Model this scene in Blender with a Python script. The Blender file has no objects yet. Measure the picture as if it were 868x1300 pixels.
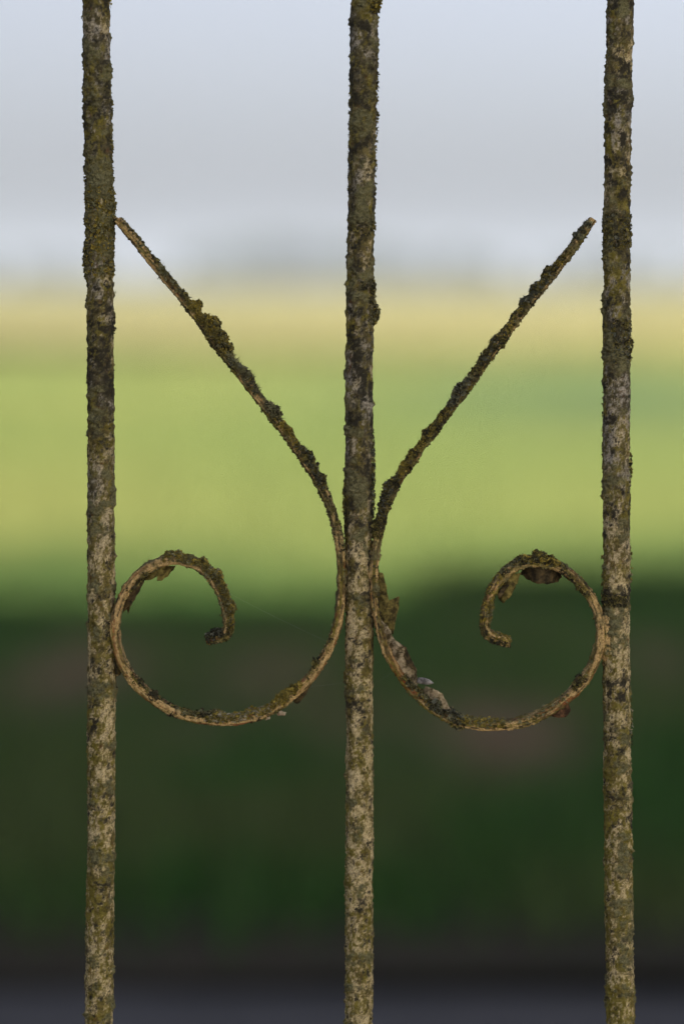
import bpy, math, random
import numpy as np
from mathutils import Vector

R = math.radians
rng = np.random.default_rng(11)
random.seed(11)
scene = bpy.context.scene
col = scene.collection

# ------------------------------------------------------------------ camera
CAM_D, CAM_H, S = 1.684, 1.35, 0.000444       # metres to the railing, eye height, metres per photo pixel on the railing
cam_data = bpy.data.cameras.new('camera')
cam = bpy.data.objects.new('camera', cam_data); col.objects.link(cam)
cam.location = (0, -CAM_D, CAM_H); cam.rotation_euler = (R(90), 0, 0)
cam_data.sensor_fit = 'VERTICAL'; cam_data.sensor_height = 36; cam_data.sensor_width = 24
cam_data.lens = 105; cam_data.shift_y = -300 / 1300
cam_data.clip_start = 0.05; cam_data.clip_end = 9000
cam_data.dof.use_dof = True; cam_data.dof.focus_distance = CAM_D - 0.006; cam_data.dof.aperture_fstop = 2.7
cam_data.dof.aperture_blades = 9
scene.camera = cam

# ------------------------------------------------------------------ sky and sun (behind the camera, to the left)
SUN_EL, SUN_AZ = 21.0, 25.0
world = bpy.data.worlds.new('World'); scene.world = world; world.use_nodes = True
wn = world.node_tree.nodes; wl = world.node_tree.links; wn.clear()
sky = wn.new('ShaderNodeTexSky'); sky.sky_type = 'NISHITA'; sky.sun_disc = False
sky.sun_elevation = R(SUN_EL); sky.sun_rotation = R(180 + SUN_AZ)
sky.altitude = 50; sky.air_density = 0.8; sky.dust_density = 2.75; sky.ozone_density = 2.5
bg = wn.new('ShaderNodeBackground'); bg.inputs['Strength'].default_value = 0.05
wo = wn.new('ShaderNodeOutputWorld')
hs = wn.new('ShaderNodeHueSaturation'); hs.inputs['Saturation'].default_value = 0.4     # hazy, whitened sky
wl.new(sky.outputs[0], hs.inputs['Color']); wt = wn.new('ShaderNodeMix'); wt.data_type = 'RGBA'; wt.blend_type = 'MULTIPLY'; wt.inputs[0].default_value = 1; wt.inputs[7].default_value = (1.0, 0.97, 1.03, 1)
wl.new(hs.outputs[0], wt.inputs[6]); wl.new(wt.outputs[2], bg.inputs['Color']); wl.new(bg.outputs[0], wo.inputs['Surface'])
sd = bpy.data.lights.new('sun', 'SUN'); sd.energy = 4.8; sd.angle = R(0.5); sd.color = (1.0, 0.93, 0.82)
sun = bpy.data.objects.new('sun', sd); col.objects.link(sun)
travel = Vector((math.sin(R(SUN_AZ)) * math.cos(R(SUN_EL)), math.cos(R(SUN_AZ)) * math.cos(R(SUN_EL)), -math.sin(R(SUN_EL))))
sun.rotation_euler = travel.to_track_quat('-Z', 'Y').to_euler(); sun.location = (-20, -40, 20)
vs = scene.view_settings
vs.view_transform = 'Standard'; vs.look = 'None'; vs.exposure = 1.70; vs.gamma = 1; vs.use_curve_mapping = False
scene.cycles.use_denoising = True
scene.cycles.volume_bounces = 1
scene.cycles.max_bounces = 6

# ------------------------------------------------------------------ helpers
def P(px, py, y=0.0):
    """photo pixel -> point on the upright plane at depth y"""
    k = (CAM_D + y) / CAM_D
    return np.array([(px - 434) * S * k, y, CAM_H - (py - 350) * S * k])

def ground_y(py):
    return CAM_H / S * 0 + CAM_H * (CAM_D / S) / (py - 350) - CAM_D

def hash3(ix, iy, iz, seed):
    h = (ix.astype(np.int64) * 374761393 + iy.astype(np.int64) * 668265263 + iz.astype(np.int64) * 2147483647 + seed * 1274126177) & 0xFFFFFFFF
    h = ((h ^ (h >> 13)) * 1274126177) & 0xFFFFFFFF
    h = ((h ^ (h >> 16)) * 2246822519) & 0xFFFFFFFF
    h = h ^ (h >> 15)
    return (h & 0xFFFFFF).astype(np.float64) / 0xFFFFFF

def vnoise(p, scale, seed):
    q = p / np.asarray(scale)
    i = np.floor(q).astype(np.int64); f = q - i
    f = f * f * f * (f * (f * 6 - 15) + 10)
    out = 0
    for dx in (0, 1):
        wx = f[:, 0] if dx else 1 - f[:, 0]
        for dy in (0, 1):
            wy = f[:, 1] if dy else 1 - f[:, 1]
            for dz in (0, 1):
                wz = f[:, 2] if dz else 1 - f[:, 2]
                out = out + wx * wy * wz * hash3(i[:, 0] + dx, i[:, 1] + dy, i[:, 2] + dz, seed)
    return out * 2 - 1

def fbm(p, scale, seed, octs=4, gain=0.55):
    s = np.asarray(scale, float); a = 1.0; out = 0; tot = 0
    for o in range(octs):
        out = out + a * vnoise(p, s, seed + o * 17); tot += a * a
        s = s * 0.5; a *= gain
    return out / math.sqrt(tot) / 0.36          # about unit deviation

PROB_A = [0, .02, .1, .2, .3, .5, .7, .8, .9, .98, 1]
PROB_T = [4, 2.05, 1.28, .84, .52, 0, -.52, -.84, -1.28, -2.05, -4]
def cover(n, amount, w=0.16):
    t = np.interp(amount, PROB_A, PROB_T)
    return 1 / (1 + np.exp(-np.clip((n - t) / w, -30, 30)))

def make_mesh(name, verts, faces, mat=None, smooth=True, attrs=None):
    me = bpy.data.meshes.new(name)
    verts = np.asarray(verts, np.float32)
    fl = faces if isinstance(faces, (list, tuple)) else [faces]
    fl = [np.asarray(f, np.int32) for f in fl if len(f)]
    me.vertices.add(len(verts)); me.vertices.foreach_set('co', verts.ravel())
    loops = np.concatenate([f.ravel() for f in fl])
    sizes = np.concatenate([np.full(len(f), f.shape[1], np.int32) for f in fl])
    starts = np.concatenate([[0], np.cumsum(sizes)[:-1]]).astype(np.int32)
    me.loops.add(len(loops)); me.loops.foreach_set('vertex_index', loops)
    me.polygons.add(len(sizes)); me.polygons.foreach_set('loop_start', starts)
    me.polygons.foreach_set('use_smooth', np.full(len(sizes), smooth, bool))
    me.update(calc_edges=True)
    if attrs:
        for k, a in attrs.items():
            at = me.attributes.new(k, 'FLOAT_COLOR', 'POINT')
            c = np.ones((len(verts), 4), np.float32); c[:, :3] = a
            at.data.foreach_set('color', c.ravel())
    if mat: me.materials.append(mat)
    return me

def link(name, me, parent=None, loc=None):
    o = bpy.data.objects.new(name, me); col.objects.link(o)
    if parent: o.parent = parent
    if loc is not None: o.location = loc
    return o

def tag(o, label=None, cat=None, kind=None, group=None):
    if label: o['label'] = label
    if cat: o['category'] = cat
    if kind: o['kind'] = kind
    if group: o['group'] = group
    return o

def grid_faces(nr, nc, closed):
    r = np.arange(nr - 1)[:, None]; c = np.arange(nc if closed else nc - 1)[None, :]
    c2 = (c + 1) % nc
    return np.stack([r * nc + c, r * nc + c2, (r + 1) * nc + c2, (r + 1) * nc + c], -1).reshape(-1, 4)

# ------------------------------------------------------------------ materials
class NT:
    def __init__(self, name, rough=0.9, spec=0.2):
        self.m = bpy.data.materials.new(name); self.m.use_nodes = True
        self.t = self.m.node_tree; self.b = self.t.nodes['Principled BSDF']
        self.b.inputs['Roughness'].default_value = rough
        self.b.inputs['Specular IOR Level'].default_value = spec
    def n(self, typ, **kw):
        nd = self.t.nodes.new(typ)
        for k, v in kw.items():
            if k in nd.inputs: nd.inputs[k].default_value = v
            else: setattr(nd, k, v)
        return nd
    def l(self, a, b): self.t.links.new(a, b)
    def coord(self, scale=(1, 1, 1)):
        tc = self.n('ShaderNodeTexCoord'); mp = self.n('ShaderNodeMapping'); mp.inputs['Scale'].default_value = scale
        self.l(tc.outputs['Object'], mp.inputs['Vector']); return mp.outputs[0]
    def noise(self, co, scale, detail=4, rough=0.6):
        nd = self.n('ShaderNodeTexNoise', Scale=scale, Detail=detail, Roughness=rough); self.l(co, nd.inputs['Vector']); return nd.outputs['Fac']
    def ramp(self, fac, stops):
        r = self.n('ShaderNodeValToRGB'); e = r.color_ramp.elements
        while len(e) < len(stops): e.new(0.5)
        for el, (p, c) in zip(e, stops):
            el.position = p; el.color = (*c, 1) if len(c) == 3 else c
        self.l(fac, r.inputs[0]); return r.outputs[0]
    def mix(self, fac, a, b, mode='MIX'):
        m = self.n('ShaderNodeMix', data_type='RGBA', blend_type=mode)
        for s, v in ((m.inputs[0], fac), (m.inputs[6], a), (m.inputs[7], b)):
            if hasattr(v, 'links') or isinstance(v, bpy.types.NodeSocket): self.l(v, s)
            elif isinstance(v, (int, float)): s.default_value = v
            else: s.default_value = (*v, 1)
        return m.outputs[2]
    def math(self, op, a, b=0.0):
        m = self.n('ShaderNodeMath', operation=op)
        for s, v in ((m.inputs[0], a), (m.inputs[1], b)):
            if isinstance(v, bpy.types.NodeSocket): self.l(v, s)
            else: s.default_value = v
        return m.outputs[0]
    def attr(self, name):
        a = self.n('ShaderNodeAttribute', attribute_name=name); sp = self.n('ShaderNodeSeparateColor')
        self.l(a.outputs['Color'], sp.inputs[0]); return a.outputs['Color'], sp.outputs
    def bump(self, h, strength, dist):
        b = self.n('ShaderNodeBump', Strength=strength, Distance=dist); self.l(h, b.inputs['Height']); self.l(b.outputs[0], self.b.inputs['Normal'])
    def color(self, c): self.l(c, self.b.inputs['Base Color'])

def weathered_iron(name, grime_lo, grime_hi, paint_lo, paint_hi, rust=(0.16, 0.05, 0.02)):
    m = NT(name, 0.88, 0.25); co = m.coord()
    _, A = m.attr('cover_a'); _, B = m.attr('cover_b')
    n1 = m.noise(co, 260, 5, 0.65); n2 = m.noise(co, 900, 3, 0.6); n3 = m.noise(co, 90, 4, 0.6)
    base = m.ramp(n1, [(0.32, grime_lo), (0.66, grime_hi)])
    paint = m.ramp(n2, [(0.3, paint_lo), (0.62, paint_hi)])
    paint = m.mix(B[2], paint, m.ramp(n2, [(0.3, (0.26, 0.24, 0.19)), (0.62, (0.46, 0.43, 0.36))]))
    base = m.mix(B[2], base, m.ramp(n1, [(0.32, (0.026, 0.024, 0.014)), (0.66, (0.135, 0.118, 0.064))]))
    moss = m.ramp(n1, [(0.3, (0.090, 0.078, 0.011)), (0.7, (0.275, 0.235, 0.048))])
    lich = m.ramp(n2, [(0.3, (0.095, 0.092, 0.040)), (0.7, (0.25, 0.24, 0.125))])
    c = m.mix(B[1], base, rust)
    c = m.mix(A[2], c, moss)
    c = m.mix(A[0], c, paint)
    c = m.mix(A[1], c, lich)
    c = m.mix(B[0], c, (0.038, 0.035, 0.023))
    sp = m.ramp(m.noise(co, 1500, 2, 0.5), [(0.34, (0.68, 0.68, 0.68)), (0.6, (1.15, 1.15, 1.15))])
    c = m.mix(0.7, c, sp, 'MULTIPLY')
    m.color(c); m.bump(m.math('ADD', n2, m.math('MULTIPLY', n1, 1.6)), 0.55, 0.0006)
    return m.m

M_BAR = weathered_iron('weathered_bar', (0.040, 0.034, 0.010), (0.235, 0.192, 0.060), (0.42, 0.335, 0.165), (0.72, 0.61, 0.36))
M_SCROLL = weathered_iron('weathered_scroll', (0.045, 0.034, 0.012), (0.19, 0.135, 0.05), (0.35, 0.23, 0.085), (0.68, 0.49, 0.225), (0.26, 0.075, 0.022))

def lichen_mat():
    m = NT('lichen', 0.95, 0.1); co = m.coord()
    cc, _ = m.attr('tint'); n = m.ramp(m.noise(co, 1400, 3), [(0.3, (0.6, 0.6, 0.6)), (0.65, (1.2, 1.2, 1.2))])
    m.color(m.mix(0.8, cc, n, 'MULTIPLY')); m.bump(m.noise(co, 2000, 2), 0.4, 0.0003)
    return m.m
M_LICHEN = lichen_mat()

def flake_mat(name, lo, hi, stain):
    m = NT(name, 0.85, 0.2); co = m.coord()
    a = m.ramp(m.noise(co, 420, 5, 0.65), [(0.32, lo), (0.62, hi)])
    k = m.ramp(m.noise(co, 230, 5, 0.7), [(0.45, (0, 0, 0)), (0.6, (1, 1, 1))])
    m.color(m.mix(k, a, stain)); m.bump(m.noise(co, 900, 4), 0.5, 0.0005)
    return m.m
M_FLAKE_OLIVE = flake_mat('flake_olive', (0.09, 0.075, 0.02), (0.30, 0.25, 0.075), (0.05, 0.04, 0.015))
M_FLAKE_TAN = flake_mat('flake_tan', (0.22, 0.17, 0.09), (0.50, 0.42, 0.28), (0.07, 0.055, 0.025))
M_FLAKE_PALE = flake_mat('flake_pale', (0.42, 0.34, 0.24), (0.62, 0.55, 0.42), (0.2, 0.12, 0.06))
M_FLAKE_BROWN = flake_mat('flake_brown', (0.045, 0.035, 0.018), (0.15, 0.11, 0.05), (0.03, 0.025, 0.015))
M_FLAKE_RUST = flake_mat('flake_rust', (0.10, 0.05, 0.025), (0.20, 0.11, 0.06), (0.05, 0.03, 0.02))
M_HUSK = flake_mat('husk_grey', (0.20, 0.19, 0.18), (0.42, 0.40, 0.38), (0.10, 0.095, 0.09))
M_HUSK_IN = flake_mat('husk_inside', (0.01, 0.01, 0.01), (0.03, 0.028, 0.025), (0.01, 0.01, 0.01))

def ground_mat(name, stops, s1, s2, rough=0.95, bump=0.02):
    m = NT(name, rough, 0.15); co = m.coord()
    a = m.noise(co, s1, 6, 0.62); b = m.noise(co, s2, 4, 0.6)
    mixv = m.math('ADD', m.math('MULTIPLY', a, 0.65), m.math('MULTIPLY', b, 0.35))
    m.color(m.ramp(mixv, stops)); m.bump(b, 0.6, bump)
    return m.m

def blade_mat(name, transl=0.25):
    m = NT(name, 0.75, 0.2); cc, _ = m.attr('tint'); m.color(cc)
    tr = m.n('ShaderNodeBsdfTranslucent'); m.l(cc, tr.inputs['Color'])
    mx = m.n('ShaderNodeMixShader', Fac=transl)
    out = m.t.nodes['Material Output']
    m.l(m.b.outputs[0], mx.inputs[1]); m.l(tr.outputs[0], mx.inputs[2]); m.l(mx.outputs[0], out.inputs['Surface'])
    return m.m

# ------------------------------------------------------------------ the setting: ground, lane, verge, fields
def sheet(name, x0, x1, y0, y1, z, mat, nx=2, ny=2, amp=0.0, sc=1.0, seed=3, power=1.0):
    xs = np.linspace(x0, x1, nx); t = np.linspace(0, 1, ny) ** power; ys = y0 + (y1 - y0) * t
    Y, X = np.meshgrid(ys, xs, indexing='ij')
    v = np.stack([X.ravel(), Y.ravel(), np.full(X.size, z)], 1)
    if amp: v[:, 2] += amp * np.clip(fbm(v * [1, 1, 0], (sc, sc, sc), seed, 3), -2, 2) * 0.5 + amp
    o = link(name, make_mesh(name, v, grid_faces(ny, nx, False), mat)); o['kind'] = 'structure'
    return o

Y_LANE, Y_BANK, Y_CROP, Y_YEL = 3.93, 4.15, 10.4, 44.0
M_GROUND = ground_mat('meadow_soil', [(0.35, (0.05, 0.06, 0.025)), (0.65, (0.10, 0.11, 0.045))], 0.4, 8)
sheet('ground', -3000, 3000, -3000, 3000, -0.02, M_GROUND)
M_YARD = ground_mat('pale_gravel', [(0.3, (0.50, 0.42, 0.29)), (0.7, (0.70, 0.61, 0.46))], 2, 120, 0.95, 0.01)
sheet('bounce_yard', -30, 30, -24, 0.35, -0.004, M_YARD, 40, 30, 0.008, 1.0)  # unseen gravel sheet, added pale to bounce warm sunlight onto the bars
M_ASPH = ground_mat('asphalt', [(0.3, (0.060, 0.060, 0.063)), (0.7, (0.115, 0.113, 0.116))], 3, 160, 0.9, 0.004)
sheet('lane', -60, 60, 0.35, Y_LANE, 0.0, M_ASPH, 40, 12, 0.004, 0.8)
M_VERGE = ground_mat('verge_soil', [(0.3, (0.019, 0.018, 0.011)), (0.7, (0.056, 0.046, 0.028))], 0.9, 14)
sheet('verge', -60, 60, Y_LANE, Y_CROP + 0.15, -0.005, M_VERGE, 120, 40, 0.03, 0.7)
M_FIELD = ground_mat('crop_soil', [(0.3, (0.11, 0.135, 0.038)), (0.7, (0.16, 0.18, 0.05))], 0.25, 5)
sheet('green_field', -250, 250, Y_CROP + 0.1, Y_YEL, 0.005, M_FIELD, 120, 60, 0.03, 1.5)
M_YEL = ground_mat('ripe_crop', [(0.3, (0.132, 0.124, 0.050)), (0.7, (0.164, 0.154, 0.071))], 0.06, 3)
sheet('yellow_field', -900, 900, Y_YEL - 0.3, 620, 0.05, M_YEL, 160, 160, 0.12, 4.0, power=2.2)
M_FAR = ground_mat('far_meadow', [(0.3, (0.06, 0.085, 0.03)), (0.7, (0.10, 0.12, 0.05))], 0.02, 1)
sheet('far_meadow', -1500, 1500, 619, 2600, 0.02, M_FAR)

def blades(name, n, ylo, yhi, h, w, tint, mat, z, half=lambda y: 0.165 * (y + CAM_D) + 0.5, bias=1.0, keep=None):
    u = rng.random(n) ** bias
    y = ylo + (yhi - ylo) * u; x = (rng.random(n) * 2 - 1) * half(y)
    if keep is not None:
        k = keep(x, y) > rng.random(n); x, y = x[k], y[k]; n = len(x)
    a = rng.random(n) * np.pi * 2; hh = h * (0.55 + 0.75 * rng.random(n)); ww = w * (0.6 + 0.8 * rng.random(n))
    lean = rng.normal(0, 0.33, (n, 2)) * hh[:, None]
    d = np.stack([np.cos(a), np.sin(a)], 1) * ww[:, None] / 2
    base = np.stack([x, y, np.full(n, z)], 1)
    v = np.zeros((n, 5, 3))
    v[:, 0] = base; v[:, 0, :2] -= d
    v[:, 1] = base; v[:, 1, :2] += d
    v[:, 2] = base; v[:, 2, :2] += lean * 0.35 + d * 0.8; v[:, 2, 2] += hh * 0.6
    v[:, 3] = base; v[:, 3, :2] += lean * 0.35 - d * 0.8; v[:, 3, 2] += hh * 0.6
    v[:, 4] = base; v[:, 4, :2] += lean; v[:, 4, 2] += hh
    i = np.arange(n)[:, None] * 5
    t = np.repeat(tint(x, y, n)[:, None, :], 5, 1).reshape(-1, 3)
    me = make_mesh(name, v.reshape(-1, 3), [i + np.array([[0, 1, 2, 3]]), i + np.array([[3, 2, 4]])], mat, True, {'tint': t})
    return link(name, me)

M_BLADE = blade_mat('grass_blade')
def patch(x, y, cx, cy, rx, ry):
    return np.exp(-(((x - cx) / rx) ** 2 + ((y - cy) / ry) ** 2))
def gx(px, y): return (px - 434) * S * (CAM_D + y) / CAM_D
def bare(x, y):
    b = 0
    for px, py, rx, ry, s in ((640, 968, 0.20, 0.60, 1.0), (95, 885, 0.22, 0.8, .8), (345, 885, 0.20, 0.7, .55), (840, 870, .16, .6, .5), (440, 960, .16, .5, .35), (250, 960, .12, .4, .3)):
        yy = ground_y(py); b = b + s * patch(x, y, gx(px, yy), yy, rx, ry)
    return np.clip(b, 0, 1)
def p2(x, y): return np.stack([x, y, x * 0], 1)
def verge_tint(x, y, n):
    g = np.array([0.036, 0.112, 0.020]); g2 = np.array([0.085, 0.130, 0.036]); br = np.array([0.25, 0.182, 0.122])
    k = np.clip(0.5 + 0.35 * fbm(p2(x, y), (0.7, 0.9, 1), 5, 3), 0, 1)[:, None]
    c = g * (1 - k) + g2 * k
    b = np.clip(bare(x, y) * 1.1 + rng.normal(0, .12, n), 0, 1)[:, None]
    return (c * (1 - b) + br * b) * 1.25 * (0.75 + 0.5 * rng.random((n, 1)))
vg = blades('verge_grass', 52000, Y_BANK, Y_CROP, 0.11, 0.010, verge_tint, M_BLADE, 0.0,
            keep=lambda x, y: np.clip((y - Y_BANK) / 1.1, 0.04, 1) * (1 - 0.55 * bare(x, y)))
tag(vg, 'short dark green grass with brown patches on the shaded verge', 'grass', 'stuff')
def crop_tint(x, y, n):
    a = np.array([0.150, 0.192, 0.055]); b = np.array([0.190, 0.213, 0.064]); c = np.array([0.075, 0.125, 0.055])
    k = np.clip(0.5 + 0.4 * fbm(p2(x, y), (3.0, 5.0, 1), 9, 3), 0, 1)[:, None]
    t = a * (1 - k) + b * k
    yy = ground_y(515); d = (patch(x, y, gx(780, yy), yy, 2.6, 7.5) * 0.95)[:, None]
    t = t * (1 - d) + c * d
    e = np.clip((13.6 - y + 0.55 * fbm(p2(x, y), (1.3, 2.2, 1), 31, 3) + 0.75 * x) / 3.6, 0, 1)[:, None]   # crop tinted darker toward the near edge, softening the shadow boundary by colour
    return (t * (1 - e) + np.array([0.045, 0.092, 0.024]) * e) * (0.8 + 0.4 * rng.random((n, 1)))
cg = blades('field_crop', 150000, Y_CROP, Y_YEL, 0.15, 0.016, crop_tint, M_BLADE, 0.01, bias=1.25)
tag(cg, 'bright green young crop covering the sunlit field', 'crop', 'stuff')
def yel_tint(x, y, n):
    a = np.array([0.220, 0.208, 0.080]); b = np.array([0.257, 0.242, 0.110])
    k = np.clip(0.5 + 0.4 * fbm(p2(x, y), (9.0, 14.0, 1), 21, 3), 0, 1)[:, None]
    return (a * (1 - k) + b * k) * (0.82 + 0.36 * rng.random((n, 1)))
yg = blades('yellow_crop', 70000, Y_YEL, 190, 0.34, 0.05, yel_tint, M_BLADE, 0.05, bias=2.0)
tag(yg, 'pale yellow crop strip beyond the green field', 'crop', 'stuff')

# far trees on the horizon, one hazy mass
def treeline():
    V = []; T = []; off = 0; tint = []
    xs = np.concatenate([rng.uniform(-130, 130, 60), rng.normal(-14, 20, 14)])
    for x in xs:
        y = 640 + rng.uniform(-30, 60); hgt = rng.uniform(3.5, 6.5) + 3.5 * math.exp(-((x + 12) / 22) ** 2)
        n = 260
        c = rng.normal(0, 1, (n, 3)); c /= np.linalg.norm(c, axis=1)[:, None]; c *= rng.random((n, 1)) ** 0.4
        ctr = np.array([x, y, hgt * 0.58]) + c * [hgt * .45, hgt * .45, hgt * .44]
        e1 = rng.normal(0, 1, (n, 3)); e1 /= np.linalg.norm(e1, axis=1)[:, None]
        e2 = np.cross(e1, rng.normal(0, 1, (n, 3))); e2 /= np.linalg.norm(e2, axis=1)[:, None]
        s = rng.uniform(.5, 1.1, (n, 1))
        q = np.stack([ctr - e1 * s, ctr + e2 * s * .7, ctr + e1 * s, ctr - e2 * s * .7], 1)
        V.append(q.reshape(-1, 3)); T.append(off + np.arange(n * 4).reshape(-1, 4)); off += n * 4
        tint.append(np.repeat(np.array([[0.04, 0.058, 0.026]]) * rng.uniform(.7, 1.3, (n, 1)), 4, 0))
        w = hgt * 0.03
        tv = np.array([[x + w * math.cos(a) * (1 if z == 0 else .6), y + w * math.sin(a) * (1 if z == 0 else .6), z * hgt * .5] for z in (0, 1) for a in np.arange(5) * 2 * math.pi / 5])
        V.append(tv); T.append(off + grid_faces(2, 5, True)); off += 10; tint.append(np.tile([[0.05, 0.04, 0.03]], (10, 1)))
    me = make_mesh('treeline', np.concatenate(V), np.concatenate(T), M_BLADE, False, {'tint': np.concatenate(tint)})
    return tag(link('treeline', me), 'faint hazy line of far trees along the horizon', 'trees', 'stuff')
treeline()

# ------------------------------------------------------------------ unseen house added behind the camera to shade the railing and verge
def box(v0, v1):
    x0, y0, z0 = v0; x1, y1, z1 = v1
    v = np.array([[x0, y0, z0], [x1, y0, z0], [x1, y1, z0], [x0, y1, z0], [x0, y0, z1], [x1, y0, z1], [x1, y1, z1], [x0, y1, z1]], float)
    f = np.array([[0, 3, 2, 1], [4, 5, 6, 7], [0, 1, 5, 4], [1, 2, 6, 5], [2, 3, 7, 6], [3, 0, 4, 7]])
    return v, f
def boxes(name, lst, mat, parent):
    V = []; F = []; k = 0
    for a, b in lst:
        v, f = box(a, b); V.append(v); F.append(f + k); k += 8
    return link(name, make_mesh(name, np.concatenate(V), np.concatenate(F), mat, False), parent)
def shade_house(x0, x1, yf, depth, eave, ridge):
    M_W = ground_mat('render_wall', [(0.3, (0.50, 0.46, 0.38)), (0.7, (0.62, 0.58, 0.50))], 1.5, 30, 0.95, 0.004)
    M_R = ground_mat('slate', [(0.3, (0.06, 0.06, 0.065)), (0.7, (0.13, 0.125, 0.12))], 2, 25, 0.8, 0.01)
    M_D = ground_mat('painted_wood', [(0.3, (0.05, 0.10, 0.08)), (0.7, (0.07, 0.13, 0.10))], 3, 40, 0.5, 0.002)
    M_F = ground_mat('white_wood', [(0.3, (0.65, 0.64, 0.60)), (0.7, (0.75, 0.74, 0.70))], 3, 40, 0.5, 0.002)
    g = NT('window_glass', 0.05, 0.5); g.b.inputs['Base Color'].default_value = (0.02, 0.025, 0.03, 1)
    root = bpy.data.objects.new('shade_house', None); col.objects.link(root)
    root.location = ((x0 + x1) / 2, yf - depth / 2, 0)
    tag(root, 'unseen pale rendered house with slate roof, added to shade the railing and verge', 'house')
    L = (x1 - x0) / 2; D = depth / 2
    v = np.array([[-L, -D, 0], [L, -D, 0], [L, D, 0], [-L, D, 0], [-L, -D, eave], [L, -D, eave], [L, D, eave], [-L, D, eave], [-L, 0, ridge - .12], [L, 0, ridge - .12]], float)
    q = np.array([[0, 1, 5, 4], [2, 3, 7, 6], [1, 2, 6, 5], [3, 0, 4, 7]]); t = np.array([[5, 6, 9], [7, 4, 8]])
    link('wall', make_mesh('wall', v, [q, t], M_W, False), root)
    o = .4; s = (ridge - eave) / D; ze = eave - s * o
    rv = np.array([[-L - .3, -D - o, ze], [L + .3, -D - o, ze], [L + .3, 0, ridge], [-L - .3, 0, ridge], [L + .3, D + o, ze], [-L - .3, D + o, ze]], float)
    rv2 = rv + [0, 0, .14]; rf = np.array([[0, 1, 2, 3], [3, 2, 4, 5]])
    roof = link('roof', make_mesh('roof', np.concatenate([rv, rv2]), np.concatenate([rf[:, ::-1], rf + 6, [[0, 6, 7, 1], [4, 10, 11, 5], [1, 7, 8, 2], [2, 8, 10, 4], [0, 3, 9, 6], [3, 5, 11, 9]]]), M_R, False), root)
    boxes('chimney', [((.75, -.4, ridge - .5), (2.35, .4, ridge + .28))], M_W, roof)  # widened and placed so its shadow breaks up the straight shadow edge
    d = boxes('door', [((-.5, D - .02, 0), (.5, D + .05, 2.1))], M_D, root)
    boxes('handle', [((.33, D + .05, 1.0), (.37, D + .1, 1.14))], M_F, d)
    for zz in (1.0, 3.6):
        for k in range(4):
            cx = -L + (k + .5) * (2 * L / 4)
            if zz == 1.0 and abs(cx) < 1.2: continue
            w = boxes('window', [((cx - .5, D - .02, zz), (cx + .5, D + .03, zz + 1.3))], g.m, root)
            boxes('frame', [((cx - .58, D, zz - .08), (cx - .5, D + .06, zz + 1.38)), ((cx + .5, D, zz - .08), (cx + .58, D + .06, zz + 1.38)),
                            ((cx - .5, D, zz + 1.3), (cx + .5, D + .06, zz + 1.38)), ((cx - .5, D, zz - .08), (cx + .5, D + .1, zz)), ((cx - .03, D, zz), (cx + .03, D + .055, zz + 1.3))], M_F, w)
shade_house(-17.5, -3.0, -7.5, 7.0, 5.6, 8.88)

def hedge(x, y0, y1, h, w):  # unseen hedge added to cut the light from the left
    root = bpy.data.objects.new('shade_hedge', None); col.objects.link(root); root.location = (x, (y0 + y1) / 2, 0)
    tag(root, 'unseen tall dark hedge added to darken the left side of the bars', 'hedge')
    L = (y1 - y0) / 2
    M_T = ground_mat('hedge_wood', [(0.3, (0.02, 0.018, 0.01)), (0.7, (0.05, 0.045, 0.025))], 3, 30)
    boxes('stems', [((-w * .3, -L + .1, 0), (w * .3, L - .1, h - .2))], M_T, root)
    n = 16000; c = np.stack([rng.uniform(-w, w, n) * .5, rng.uniform(-L, L, n), rng.uniform(0.02, h, n)], 1)
    f = rng.integers(0, 3, n); sg = np.where(rng.random(n) < .5, -1, 1)
    c[f < 2, 0] = (sg * w / 2 + rng.normal(0, .06, n))[f < 2]; c[f == 2, 2] = h + rng.normal(0, .06, (f == 2).sum())
    e1 = rng.normal(0, 1, (n, 3)); e1 /= np.linalg.norm(e1, axis=1)[:, None]
    e2 = np.cross(e1, rng.normal(0, 1, (n, 3))); e2 /= np.linalg.norm(e2, axis=1)[:, None]
    q = np.stack([c - e1 * .06, c + e2 * .035, c + e1 * .06, c - e2 * .035], 1).reshape(-1, 3)
    t = np.repeat(np.array([[0.035, 0.06, 0.02]]) * rng.uniform(.6, 1.4, (n, 1)), 4, 0)
    link('foliage', make_mesh('foliage', q, np.arange(n * 4).reshape(-1, 4), M_BLADE, False, {'tint': t}), root)
hedge(-2.4, -6.6, 0.1, 2.7, 0.9)
def bounce_wall(x, y0, y1, h):  # unseen wall added to reflect sun onto the right side of the bars
    root = bpy.data.objects.new('bounce_wall', None); col.objects.link(root); root.location = (x, (y0 + y1) / 2, 0)
    tag(root, 'unseen whitewashed wall with stone coping, added to bounce sunlight onto the bars', 'wall', 'thing')
    M_WW = ground_mat('whitewash', [(0.3, (0.66, 0.60, 0.48)), (0.7, (0.78, 0.73, 0.62))], 2, 40, 0.95, 0.006)
    M_CP = ground_mat('coping_stone', [(0.3, (0.28, 0.26, 0.22)), (0.7, (0.42, 0.40, 0.35))], 4, 60, 0.9, 0.006)
    L = (y1 - y0) / 2
    boxes('wall', [((-.14, -L, 0), (.14, L, h))], M_WW, root)
    n = 12; w = 2 * L / n
    for k in range(n):
        boxes('coping', [((-.2, -L + k * w + .006, h + .002), (.2, -L + (k + 1) * w - .006, h + .09 + .006 * (k % 3)))], M_CP, root)
bounce_wall(3.2, -7.4, 0.1, 2.4)

# ------------------------------------------------------------------ the railing
rail = bpy.data.objects.new('iron_railing', None); col.objects.link(rail)
tag(rail, 'rusty iron railing with three lichen-crusted upright bars and two mirrored scrolls', 'railing')

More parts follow.
